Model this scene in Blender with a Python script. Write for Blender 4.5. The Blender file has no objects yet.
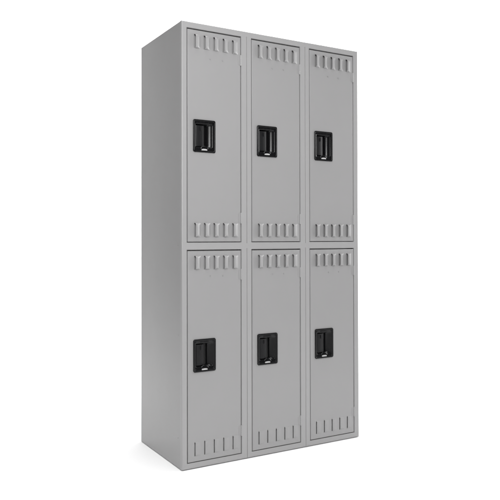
import bpy, bmesh, math, random
from mathutils import Vector, Matrix
random.seed(4)
scene = bpy.context.scene
COL = scene.collection

# ------------------------------------------------------------------ sizes (metres)
W, D, H = 0.9144, 0.4572, 1.8288
UNIT = W / 3
OX0, OX1 = 0.0222, 0.2785                 # opening of one column, from the column's left edge
LOW_Z = (0.0252, 0.8945)                  # openings of the lower and the upper row
UP_Z = (0.9235, 1.8045)
FR_D = 0.016                              # depth of the face frame
GL, GR, GT, GB = 0.0044, 0.0034, 0.0052, 0.0032   # gaps round a door
DOOR_Y = 0.0012

# ------------------------------------------------------------------ materials
def nodes(name):
    m = bpy.data.materials.new(name); m.use_nodes = True
    return m, m.node_tree, m.node_tree.nodes['Principled BSDF']

def painted(name, col, rough=0.42, spec=0.45, bump=0.05, scale=900, var=0.012, mottling=5.0):
    m, nt, b = nodes(name)
    tc = nt.nodes.new('ShaderNodeTexCoord')
    n = nt.nodes.new('ShaderNodeTexNoise'); n.inputs['Scale'].default_value = mottling; n.inputs['Detail'].default_value = 4
    nt.links.new(tc.outputs['Object'], n.inputs['Vector'])
    mix = nt.nodes.new('ShaderNodeMix'); mix.data_type = 'RGBA'
    mix.inputs[6].default_value = (*[c * (1 - var * 2) for c in col], 1)
    mix.inputs[7].default_value = (*[c * (1 + var * 2) for c in col], 1)
    nt.links.new(n.outputs['Fac'], mix.inputs[0]); nt.links.new(mix.outputs[2], b.inputs['Base Color'])
    mr = nt.nodes.new('ShaderNodeMapRange')
    mr.inputs['To Min'].default_value = rough - .03; mr.inputs['To Max'].default_value = rough + .03
    n3 = nt.nodes.new('ShaderNodeTexNoise'); n3.inputs['Scale'].default_value = 14; n3.inputs['Detail'].default_value = 3
    nt.links.new(tc.outputs['Object'], n3.inputs['Vector'])
    nt.links.new(n3.outputs['Fac'], mr.inputs['Value']); nt.links.new(mr.outputs['Result'], b.inputs['Roughness'])
    b.inputs['Specular IOR Level'].default_value = spec
    # fine orange peel of the enamel plus very shallow waviness of the sheet
    n2 = nt.nodes.new('ShaderNodeTexNoise'); n2.inputs['Scale'].default_value = scale; n2.inputs['Detail'].default_value = 2
    nt.links.new(tc.outputs['Object'], n2.inputs['Vector'])
    bp = nt.nodes.new('ShaderNodeBump'); bp.inputs['Strength'].default_value = bump; bp.inputs['Distance'].default_value = 0.0006
    nt.links.new(n2.outputs['Fac'], bp.inputs['Height'])
    n4 = nt.nodes.new('ShaderNodeTexNoise'); n4.inputs['Scale'].default_value = 4; n4.inputs['Detail'].default_value = 1
    nt.links.new(tc.outputs['Object'], n4.inputs['Vector'])
    bp2 = nt.nodes.new('ShaderNodeBump'); bp2.inputs['Strength'].default_value = 0.25; bp2.inputs['Distance'].default_value = 0.003
    nt.links.new(n4.outputs['Fac'], bp2.inputs['Height']); nt.links.new(bp.outputs['Normal'], bp2.inputs['Normal'])
    nt.links.new(bp2.outputs['Normal'], b.inputs['Normal'])
    return m

GREY = painted('grey_enamel', (0.280, 0.277, 0.279), rough=0.33, spec=0.65)
FRAME_GREY = painted('frame_enamel', (0.305, 0.302, 0.304), rough=0.33, spec=0.65)
BLACK = painted('black_moulded_plastic', (0.004, 0.004, 0.0045), rough=0.20, spec=0.30, bump=0.10, scale=1500)
LEVER = painted('black_lever_plastic', (0.007, 0.007, 0.0078), rough=0.40, spec=0.30, bump=0.10, scale=1500)
SILVER = painted('silver_badge', (0.42, 0.42, 0.42), rough=0.4, spec=0.5, bump=0.03)
WHITE = painted('white_sweep', (0.86, 0.86, 0.86), rough=0.8, spec=0.1, bump=0.0, var=0.0)

# ------------------------------------------------------------------ helpers
def link(name, bm, mat, parent=None, smooth=True, angle=35, loc=None):
    bmesh.ops.remove_doubles(bm, verts=bm.verts, dist=1e-5)
    me = bpy.data.meshes.new(name); bm.to_mesh(me); bm.free()
    me.materials.append(mat)
    me.update()
    o = bpy.data.objects.new(name, me); COL.objects.link(o)
    if smooth:
        me.polygons.foreach_set('use_smooth', [True] * len(me.polygons))
        me.set_sharp_from_angle(angle=math.radians(angle))
        for p in me.polygons:
            if abs(p.normal.y) > .999995 and p.area > 2e-5: p.use_smooth = False
    if parent: o.parent = parent
    if loc: o.location = loc
    return o

def quad(bm, a, b, c, d):
    vs = [bm.verts.new(p) for p in (a, b, c, d)]
    return bm.faces.new(vs)

def box(bm, x0, x1, y0, y1, z0, z1, bevel=0, seg=2):
    r = bmesh.ops.create_cube(bm, size=1)
    for v in r['verts']:
        v.co = Vector(((x0 + x1) / 2 + v.co.x * (x1 - x0), (y0 + y1) / 2 + v.co.y * (y1 - y0), (z0 + z1) / 2 + v.co.z * (z1 - z0)))
    if bevel:
        es = list({e for v in r['verts'] for e in v.link_edges})
        bmesh.ops.bevel(bm, geom=es, offset=bevel, segments=seg, affect='EDGES', profile=0.5)

def rrect(x0, x1, z0, z1, r, n=6):
    pts = []
    for cx, cz, a0 in ((x1 - r, z1 - r, 0), (x0 + r, z1 - r, 90), (x0 + r, z0 + r, 180), (x1 - r, z0 + r, 270)):
        for k in range(n + 1):
            a = math.radians(a0 + 90 * k / n)
            pts.append((cx + r * math.cos(a), cz + r * math.sin(a)))
    return pts

def loops(bm, ls, cap=True):
    """ls: list of (x0,x1,z0,z1,r,y); skins rounded rectangles one after the other"""
    prev = None
    for (x0, x1, z0, z1, r, y) in ls:
        vs = [bm.verts.new((px, y, pz)) for px, pz in rrect(x0, x1, z0, z1, r)]
        if prev:
            for i in range(len(vs)):
                j = (i + 1) % len(vs)
                bm.faces.new((prev[i], prev[j], vs[j], vs[i]))
        prev = vs
    if cap: bm.faces.new(prev)

def grid(bm, xs, zs, y, skip):
    V = {}
    def v(i, j):
        if (i, j) not in V: V[(i, j)] = bm.verts.new((xs[i], y, zs[j]))
        return V[(i, j)]
    for i in range(len(xs) - 1):
        for j in range(len(zs) - 1):
            cx, cz = (xs[i] + xs[i + 1]) / 2, (zs[j] + zs[j + 1]) / 2
            if any(a < cx < b and c < cz < d for a, b, c, d in skip): continue
            bm.faces.new((v(i, j), v(i + 1, j), v(i + 1, j + 1), v(i, j + 1)))

def uniq(l):
    out = []
    for q in sorted(l):
        if not out or q - out[-1] > 1e-5: out.append(q)
    return out

def cyl(bm, c, r, length, axis='Z', seg=16, r2=None):
    m = Matrix.Translation(c)
    if axis == 'X': m = m @ Matrix.Rotation(math.pi / 2, 4, 'Y')
    if axis == 'Y': m = m @ Matrix.Rotation(math.pi / 2, 4, 'X')
    bmesh.ops.create_cone(bm, cap_ends=True, segments=seg, radius1=r, radius2=r if r2 is None else r2, depth=length, matrix=m)

# ------------------------------------------------------------------ the locker
root = bpy.data.objects.new('storage_locker', None); COL.objects.link(root)
root.empty_display_size = 0.2
root['label'] = 'grey steel storage locker with six doors in two rows, black recessed handles and louvred vents'
root['category'] = 'locker'

# face frame: one pressed sheet with six openings, rounded outer corner, seams between the columns
def face_frame():
    bm = bmesh.new()
    r = 0.0040
    xs, skip = [r, W - r], []
    zs = [r * .6, H - r * .6]
    seam_w, seam_z = 0.0017, ((0.0, LOW_Z[1] + .004), (UP_Z[0] - .004, UP_Z[1] + .003))
    for k in range(3):
        a, b = k * UNIT + OX0, k * UNIT + OX1
        xs += [a, b]
        for z0, z1 in (LOW_Z, UP_Z):
            zs += [z0, z1]; skip.append((a, b, z0, z1))
    seams = []
    for k in (1, 2):
        xs += [k * UNIT - seam_w / 2, k * UNIT + seam_w / 2]
        for z0, z1 in seam_z:
            z0 = max(z0, r * .6)
            zs += [z0, z1]; s = (k * UNIT - seam_w / 2, k * UNIT + seam_w / 2, z0, z1)
            skip.append(s); seams.append(s)
    grid(bm, uniq(xs), uniq(zs), 0.0, skip)
    e = 0.0010
    def ring(a, b, z0, z1, prof):
        for (d0, y0), (d1, y1) in zip(prof, prof[1:]):
            A = [(a - d0, y0, z0 - d0), (b + d0, y0, z0 - d0), (b + d0, y0, z1 + d0), (a - d0, y0, z1 + d0)]
            B = [(a - d1, y1, z0 - d1), (b + d1, y1, z0 - d1), (b + d1, y1, z1 + d1), (a - d1, y1, z1 + d1)]
            for i in range(4):
                j = (i + 1) % 4
                quad(bm, A[i], A[j], B[j], B[i])
    for k in range(3):
        for z0, z1 in (LOW_Z, UP_Z):
            # opening: folded edge, return, and the stop flange that the door closes against
            ring(k * UNIT + OX0, k * UNIT + OX1, z0, z1,
                 [(0, 0), (-.0002, .0004), (-.0004, .0010), (-.0004, FR_D), (-.014, FR_D), (-.014, FR_D + .001), (.006, FR_D + .001)])
    for a, b, z0, z1 in seams:
        ring(a, b, z0, z1, [(0, 0), (-.0002, .0042)])
        quad(bm, (a + .0002, .0042, z0 + .0002), (b - .0002, .0042, z0 + .0002), (b - .0002, .0042, z1 - .0002), (a + .0002, .0042, z1 - .0002))
    # rolled outer edge and side return
    prof = [(r - r * math.sin(math.radians(90 - t)), r - r * math.cos(math.radians(90 - t))) for t in (90, 72, 54, 36, 18, 0)]
    prof = [(r * (1 - math.sin(math.radians(t))), r * (1 - math.cos(math.radians(t)))) for t in (0, 18, 36, 54, 72, 90)]
    prev = None
    for d, y in prof + [(0, FR_D)]:
        f = .6 if True else 1
        cur = [(d, y, d * f), (W - d, y, d * f), (W - d, y, H - d * f), (d, y, H - d * f)]
        if prev:
            for i in range(4):
                j = (i + 1) % 4
                quad(bm, prev[i], prev[j], cur[j], cur[i])
        prev = cur
    bmesh.ops.remove_doubles(bm, verts=bm.verts, dist=1e-5)
    for v in bm.verts:
        if v.co.z < .004: v.co.z += .0028      # folded lower edge lifted off the floor, added for a thin contact shadow
    bmesh.ops.recalc_face_normals(bm, faces=bm.faces)
    return link('face_frame', bm, FRAME_GREY, root, angle=30)
face_frame()

T = 0.0012
def panel(name, *b, bevel=0.0):
    bm = bmesh.new(); box(bm, *b, bevel=bevel)
    return link(name, bm, GREY, root)
y0 = FR_D + .0005
def side(sx):
    bm = bmesh.new()
    x_out = .0005 if sx < 0 else W - .0005
    x_in = x_out + (T if sx < 0 else -T)
    # sheet with rolled back edge
    prof = [(x_out, y0), (x_out, D - .003)]
    for t in (30, 60, 90):
        a = math.radians(t)
        prof.append((x_out + (-sx) * .003 * (1 - math.cos(a)), D - .003 + .003 * math.sin(a)))
    prof += [(x_out - sx * .012, D), (x_out - sx * .012, D - T), (x_in, D - T - .002), (x_in, y0)]
    lo = [bm.verts.new((x, y, .0026)) for x, y in prof]; hi = [bm.verts.new((x, y, H - .0012)) for x, y in prof]
    for i in range(len(lo)):
        j = (i + 1) % len(lo)
        bm.faces.new((lo[i], lo[j], hi[j], hi[i]))
    bm.faces.new(lo); bm.faces.new(hi[::-1])
    bmesh.ops.recalc_face_normals(bm, faces=bm.faces)
    s = link('side_panel', bm, GREY, root)
    # rivets that hold the side sheet to the frame and the shelf
    for z, y, rr in ((.1245, .040, .0022), (.545, .036, .0018), (.912, .040, .0020), (1.444, .036, .0020)):
        bm = bmesh.new()
        cyl(bm, (x_out + sx * .0004, y, z), rr, .0008, 'X', 16)
        cyl(bm, (x_out + sx * .0011, y, z), rr if sx > 0 else rr * .5, .0006, 'X', 16, rr * .5 if sx > 0 else rr)
        link('rivet', bm, GREY, s)
    return s
side(-1); side(1)
xi0, xi1 = .0005 + T + .0004, W - .0005 - T - .0004
panel('back_panel', .014, W - .014, D - T - .001, D - .001, .003, H - .003)
panel('top_panel', .0016, W - .0016, y0, D - .0005, H - .0010, H + .0002)
panel('bottom_panel', xi0, xi1, y0, D - .004, .010, .010 + T)
panel('shelf', xi0, xi1, FR_D + .0015, D - .004, .905, .905 + T)
for k in (1, 2):
    for (za, zb) in ((.012, .904), (.907, H - .003)):
        panel('partition', k * UNIT - .0006, k * UNIT + .0006, FR_D + .0015, D - .004, za, zb)

# ------------------------------------------------------------------ doors
DW = OX1 - OX0 - GL - GR
LOUVRE_X = [.0600 + .0443 * k for k in range(5)]      # slit positions from the column's left edge
def door_mesh(dh, louvre_rows, pocket):
    """local origin: lower left front corner of the door, y = 0 on its face"""
    bm = bmesh.new()
    r = .0024
    xs, zs, skip = [r, DW - r], [r, dh - r], [pocket]
    xs += pocket[:2]; zs += pocket[2:]
    off = OX0 + GL
    sw, lw = .0034, .0252
    for z0, z1, h in louvre_rows:
        zs += [z0, z1]
        for lx in LOUVRE_X:
            a = lx - off
            xs += [a - sw, a, a + lw]; skip.append((a - sw, a + lw, z0, z1))
    grid(bm, uniq(xs), uniq(zs), 0, skip)
    for z0, z1, h in louvre_rows:
        for lx in LOUVRE_X:
            a = lx - off
            nx, nz = 20, 22
            def g(t):
                s = abs(2 * t - 1); return (max(0, 1 - s ** 11)) ** .8
            def f(u):
                s = max(0, u - .34) / .66            # flat crown, then a straight slope with a rounded crest and foot
                return 1 - s * s / .24 * 1.0638 if s < .12 else 1 - (s - .06) * 1.0638
            P = [[bm.verts.new((a + lw * i / nx, -h * f(i / nx) * g(j / nz), z0 + (z1 - z0) * (.5 - .5 * math.cos(math.pi * j / nz)))) for j in range(nz + 1)] for i in range(nx + 1)]
            for i in range(nx):
                for j in range(nz):
                    t = .5
                    bm.faces.new((P[i][j], P[i + 1][j], P[i + 1][j + 1], P[i][j + 1]))
            for i in range(nx + 1):      # recompute heights on the true height parameter
                for j in range(nz + 1):
                    v = P[i][j]; t = (v.co.z - z0) / (z1 - z0)
                    v.co.y = -h * f(i / nx) * g(t)
            # the lip's sheet thickness, turned inwards behind the slit
            for j in range(nz):
                p, q = P[0][j].co, P[0][j + 1].co
                quad(bm, p, q, (q.x + .0004, q.y + .0010, q.z), (p.x + .0004, p.y + .0010, p.z))
            # left side of the slit is folded back into the locker
            quad(bm, (a - sw, 0, z0), (a - sw, 0, z1), (a - sw + .0008, .004, z1), (a - sw + .0008, .004, z0))
            # added sheet close behind the slit; its depth sets the slit's darkness
            yb = .0118 if h < .005 else .0088
            quad(bm, (a - sw - .004, yb, z0 - .003), (a + lw, yb, z0 - .003), (a + lw, yb, z1 + .003), (a - sw - .004, yb, z1 + .003))
    # rolled edge and return
    prev = None
    prof = [(r * (1 - math.sin(math.radians(t))), r * (1 - math.cos(math.radians(t)))) for t in (0, 22.5, 45, 67.5, 90)] + [(0, .0135), (.012, .0135), (.012, .0128)]
    for d, y in prof:
        cur = [(d, y, d), (DW - d, y, d), (DW - d, y, dh - d), (d, y, dh - d)]
        if prev:
            for i in range(4):
                j = (i + 1) % 4
                quad(bm, cur[i], cur[j], prev[j], prev[i])
        prev = cur
    bmesh.ops.remove_doubles(bm, verts=bm.verts, dist=1e-5)
    return bm

HX, HW, HH = .0508, .1030, .1350           # handle pan, from the column's left edge
def handle_pan():
    bm = bmesh.new()
    w, h = HW, HH
    loops(bm, [
        (0, w, 0, h, .0075, .0004), (0, w, 0, h, .0075, -.0026), (.0006, w - .0006, .0006, h - .0006, .0070, -.0038),
        (.0020, w - .0020, .0020, h - .0020, .0060, -.0044), (.0045, w - .0045, .0045, h - .0045, .0050, -.0044),
        (.0060, w - .0060, .0060, h - .0060, .0045, -.0036), (.0066, w - .0066, .0066, h - .0066, .0040, -.0022),
        (.0100, w - .0125, .0200, h - .0165, .0060, -.0020), (.0108, w - .0136, .0208, h - .0174, .0060, -.0012)] + [
        (.0112 + .0020 * k / 10, w - .0140 - .0240 * math.sin(math.radians(9 * k)) ** 1.3, .0212 + .0030 * k / 10, h - .0178 - .0030 * k / 10, .0060, .0170 - .0176 * math.cos(math.radians(9 * k))) for k in range(11)])
    # back of the pan inside the door
    # raised rib on the upper ledge and the hood above the badge
    box(bm, w * .30, w * .68, -.0034, -.0016, h - .0145, h - .0095, bevel=.0007)
    n, m = 20, 6
    for ri in range(m):
        for k in range(n):
            a0, a1 = math.pi * k / n, math.pi * (k + 1) / n
            t0, t1 = ri / m * math.pi / 2, (ri + 1) / m * math.pi / 2
            def P(a, t): return (w * .50 + .0190 * math.cos(a) * math.cos(t), -.0020 - .0042 * math.sin(t), .0150 + .0125 * math.sin(a) * math.cos(t))
            quad(bm, P(a0, t0), P(a1, t0), P(a1, t1), P(a0, t1)) if ri < m - 1 else bm.faces.new([bm.verts.new(P(a0, t0)), bm.verts.new(P(a1, t0)), bm.verts.new(P(0, math.pi / 2))])
    # the hood's underside front wall
    for sx in (.010, w - .0118):
        for sz in (h - .0110, .0120):
            cyl(bm, (sx, -.0026, sz), .0026, .0014, 'Y', 16)
    bmesh.ops.remove_doubles(bm, verts=bm.verts, dist=1e-5)
    bmesh.ops.recalc_face_normals(bm, faces=bm.faces)
    return bm

def lever():
    """finger lift: a slightly bowed plate with a rolled right edge and a small catch at its top"""
    bm = bmesh.new()
    x0, x1, z0, z1 = .0135, .0540, .0260, HH - .0235
    prof = [(x0, .0105), (x0 + .002, .0068)]
    for k in range(9):
        u = k / 8
        prof.append((x0 + .004 + (x1 - x0 - .010) * u, .0060 - .0014 * math.sin(math.pi * u)))
    for t in (20, 45, 70, 90):
        a = math.radians(t); prof.append((x1 - .006 + .006 * math.sin(a), .0060 + .006 * (1 - math.cos(a))))
    prof.append((x1, .0158))
    lo = [bm.verts.new((x, y, z0)) for x, y in prof]; hi = [bm.verts.new((x, y, z1)) for x, y in prof]
    for i in range(len(lo) - 1): bm.faces.new((lo[i], lo[i + 1], hi[i + 1], hi[i]))
    for vs, z in ((lo, z0), (hi, z1)):
        back = [bm.verts.new((v.co.x, .0158, z)) for v in vs]
        for i in range(len(vs) - 1): bm.faces.new((vs[i], vs[i + 1], back[i + 1], back[i]))
    box(bm, .036, .040, .0015, .0060, z1 - .022, z1 - .006, bevel=.0008)
    box(bm, .0180, .0200, .0040, .0062, z0 + .006, z1 - .010, bevel=.0005)
    bmesh.ops.recalc_face_normals(bm, faces=bm.faces)
    return bm

def badge():
    bm = bmesh.new()
    pts = []
    cx, wd, z0 = HW * .485, .0125, .0078
    for k in range(13):
        u = -1 + 2 * k / 12
        pts.append((cx + wd * u, z0 + .0048 + .0018 * (1 - u * u)))
    outline = [(cx + wd, z0), (cx - wd, z0)]
    ring = [(cx - wd, z0)] + pts + [(cx + wd, z0)]
    a = [bm.verts.new((x, -.0022, z)) for x, z in ring]; b = [bm.verts.new((x, -.0066, z)) for x, z in ring]
    bm.faces.new(b); bm.faces.new(a[::-1])
    for i in range(len(a)):
        j = (i + 1) % len(a); bm.faces.new((a[i], a[j], b[j], b[i]))
    bmesh.ops.recalc_face_normals(bm, faces=bm.faces)
    bmesh.ops.bevel(bm, geom=[e for e in bm.edges if all(abs(v.co.y + .0066) < 1e-6 for v in e.verts)], offset=.0005, segments=2, affect='EDGES')
    return bm

def hinge():
    """five knuckle hinge that fills the gap on the right of the door; origin at its lower end"""
    bm = bmesh.new()
    L, n = .046, 5
    for k in range(n):
        a = L * k / n
        cyl(bm, (0, .0002, a + L / n / 2), .0030, L / n - .0007, 'Z', 16)
    cyl(bm, (0, .0002, L / 2), .0022, L - .0004, 'Z', 12)
    box(bm, -.0125, -.0030, .0004 - .0010, .0004, .003, L - .003)       # leaf on the door side
    return bm

def make_door(dh, rows, hz, hinge_z, dots_z):
    off = OX0 + GL
    pocket = (HX - off + .008, HX - off + HW - .008, hz + .012, hz + HH - .010)
    d = link('door', door_mesh(dh, rows, pocket), GREY, root, angle=40)
    hx = HX - off
    p = link('recessed_handle', handle_pan(), BLACK, d, angle=50, loc=(hx, 0, hz))
    link('finger_lever', lever(), LEVER, d, angle=40, loc=(hx, 0, hz))
    link('badge', badge(), SILVER, d, angle=30, loc=(hx, 0, hz))
    for z in hinge_z:
        link('hinge', hinge(), GREY, d, angle=40, loc=(DW + GR * .45, 0, z))
    for x in (.131, .190):
        bm = bmesh.new()
        cyl(bm, (0, -.0005, 0), .0027, .0010, 'Y', 14); cyl(bm, (0, -.0014, 0), .0014, .0008, 'Y', 14, .0027)
        link('number_plate_rivet', bm, GREY, d, loc=(x - off, 0, dots_z))
    return d

uh = UP_Z[1] - UP_Z[0] - GT - GB
lh = LOW_Z[1] - LOW_Z[0] - GT - GB
ub, lb = UP_Z[0] + GB, LOW_Z[0] + GB
upper = make_door(uh, [(.9465 - ub, 1.0045 - ub, .0092), (1.7240 - ub, 1.7815 - ub, .0092)], 1.2960 - ub, (1.0040 - ub, 1.6780 - ub), 1.6880 - ub)
lower = make_door(lh, [(.0515 - lb, .1070 - lb, .0022), (.8125 - lb, .8690 - lb, .0092)], .3920 - lb, (.1015 - lb, .7650 - lb), .7840 - lb)

def dup(o, parent):
    c = o.copy(); COL.objects.link(c); c.parent = parent
    for ch in list(o.children): dup(ch, c)
    return c
for row, (d0, zb) in enumerate(((upper, ub), (lower, lb))):
    for k in range(3):
        d = d0 if k == 0 else dup(d0, root)
        d.location = (k * UNIT + OX0 + GL, DOOR_Y, zb)
        if row == 0:
            d['label'] = ('upper left', 'upper middle', 'upper right')[k] + ' door with raised louvres at top and bottom'
        else:
            d['label'] = ('lower left', 'lower middle', 'lower right')[k] + ' door with flat slits along its bottom'

# ------------------------------------------------------------------ floor and backdrop
def structure(name, bm, mat):
    o = link(name, bm, mat); o['kind'] = 'structure'; return o
AX = Vector((math.sin(.5271), math.cos(.5271), 0)); RX = Vector((AX.y, -AX.x, 0)); C0 = Vector((-1.1145, -2.4649, 0))
def sw(side_, fwd, z): return C0 + RX * side_ + AX * fwd + Vector((0, 0, z))
YB, BL, BR = 5.2, -6.0, 8.0
bm = bmesh.new(); quad(bm, sw(-11, -8, 0), sw(11, -8, 0), sw(11, YB, 0), sw(-11, YB, 0))
structure('floor', bm, WHITE)
bm = bmesh.new()
pr = [(YB + 1.2 * math.sin(math.radians(t)), 1.2 - 1.2 * math.cos(math.radians(t))) for t in range(0, 91, 6)] + [(YB + 1.2, 5.0)]
for (ya, za), (yb, zb) in zip(pr, pr[1:]):
    quad(bm, sw(BL, ya, za), sw(BR, ya, za), sw(BR, yb, zb), sw(BL, yb, zb))
structure('backdrop', bm, WHITE)

# ------------------------------------------------------------------ studio lamps
def area(name, loc, target, sx, sy, power, col=(1, 1, 1), spread=180):
    l = bpy.data.lights.new(name, 'AREA'); l.shape = 'RECTANGLE'; l.size = sx; l.size_y = sy; l.energy = power; l.spread = math.radians(spread); l.color = col
    o = bpy.data.objects.new(name, l); COL.objects.link(o); o.location = loc
    o.rotation_euler = (Vector(target) - Vector(loc)).to_track_quat('-Z', 'Y').to_euler()
    return o
area('overhead_softbox', (-.75, -.8, 4.6), (-.75, -.8, 0), 5, 4.6, 86, spread=85)
area('key_softbox', (-1.05, -2.5, 2.5), (-.1, 0, 1.5), 1.0, 1.6, 25, spread=90)
area('right_softbox', (3.75, -1.15, 1.7), (.45, -.1, 1.25), 1.2, 2.3, 78)
area('backdrop_lamp', sw(.8, 4.2, 4.4), sw(.8, 6.4, 1.7), 6.2, .8, 170, spread=105)

area('backdrop_lamp', sw(-3.3, 4.0, 4.4), sw(-3.5, 6.4, 1.7), 2.4, .8, 9, spread=100)
area('backdrop_lamp', sw(5.6, 3.9, 4.4), sw(5.6, 6.4, 1.7), 3, .8, 75, spread=105)
w = bpy.data.worlds.new('World'); scene.world = w; w.use_nodes = True
w.node_tree.nodes['Background'].inputs[0].default_value = (1, 1, 1, 1)
w.node_tree.nodes['Background'].inputs[1].default_value = 0.13

# ------------------------------------------------------------------ camera (fitted to the six visible corners of the cabinet)
cam = bpy.data.cameras.new('camera'); co = bpy.data.objects.new('camera', cam); COL.objects.link(co)
yaw, pitch, roll = 0.527081502, 0.0112293583, -0.00205283507
f = Vector((math.sin(yaw) * math.cos(pitch), math.cos(yaw) * math.cos(pitch), math.sin(pitch)))
r = f.cross(Vector((0, 0, 1))).normalized(); u = r.cross(f)
c, s = math.cos(roll), math.sin(roll)
R_, U_ = c * r + s * u, -s * r + c * u
M = Matrix((R_, U_, -f)).transposed().to_4x4(); M.translation = Vector((-1.11454147, -2.46486530, 0.939637630))
co.matrix_world = M
cam.sensor_width = 36; cam.lens = 663.918113 / 500 * 36; cam.shift_y = -18.8739739 / 500
cam.clip_start = .05; cam.clip_end = 200
scene.camera = co
scene.render.resolution_x = scene.render.resolution_y = 1024
scene.view_settings.view_transform = 'Standard'; scene.view_settings.look = 'None'
scene.view_settings.exposure = 0; scene.view_settings.gamma = 1
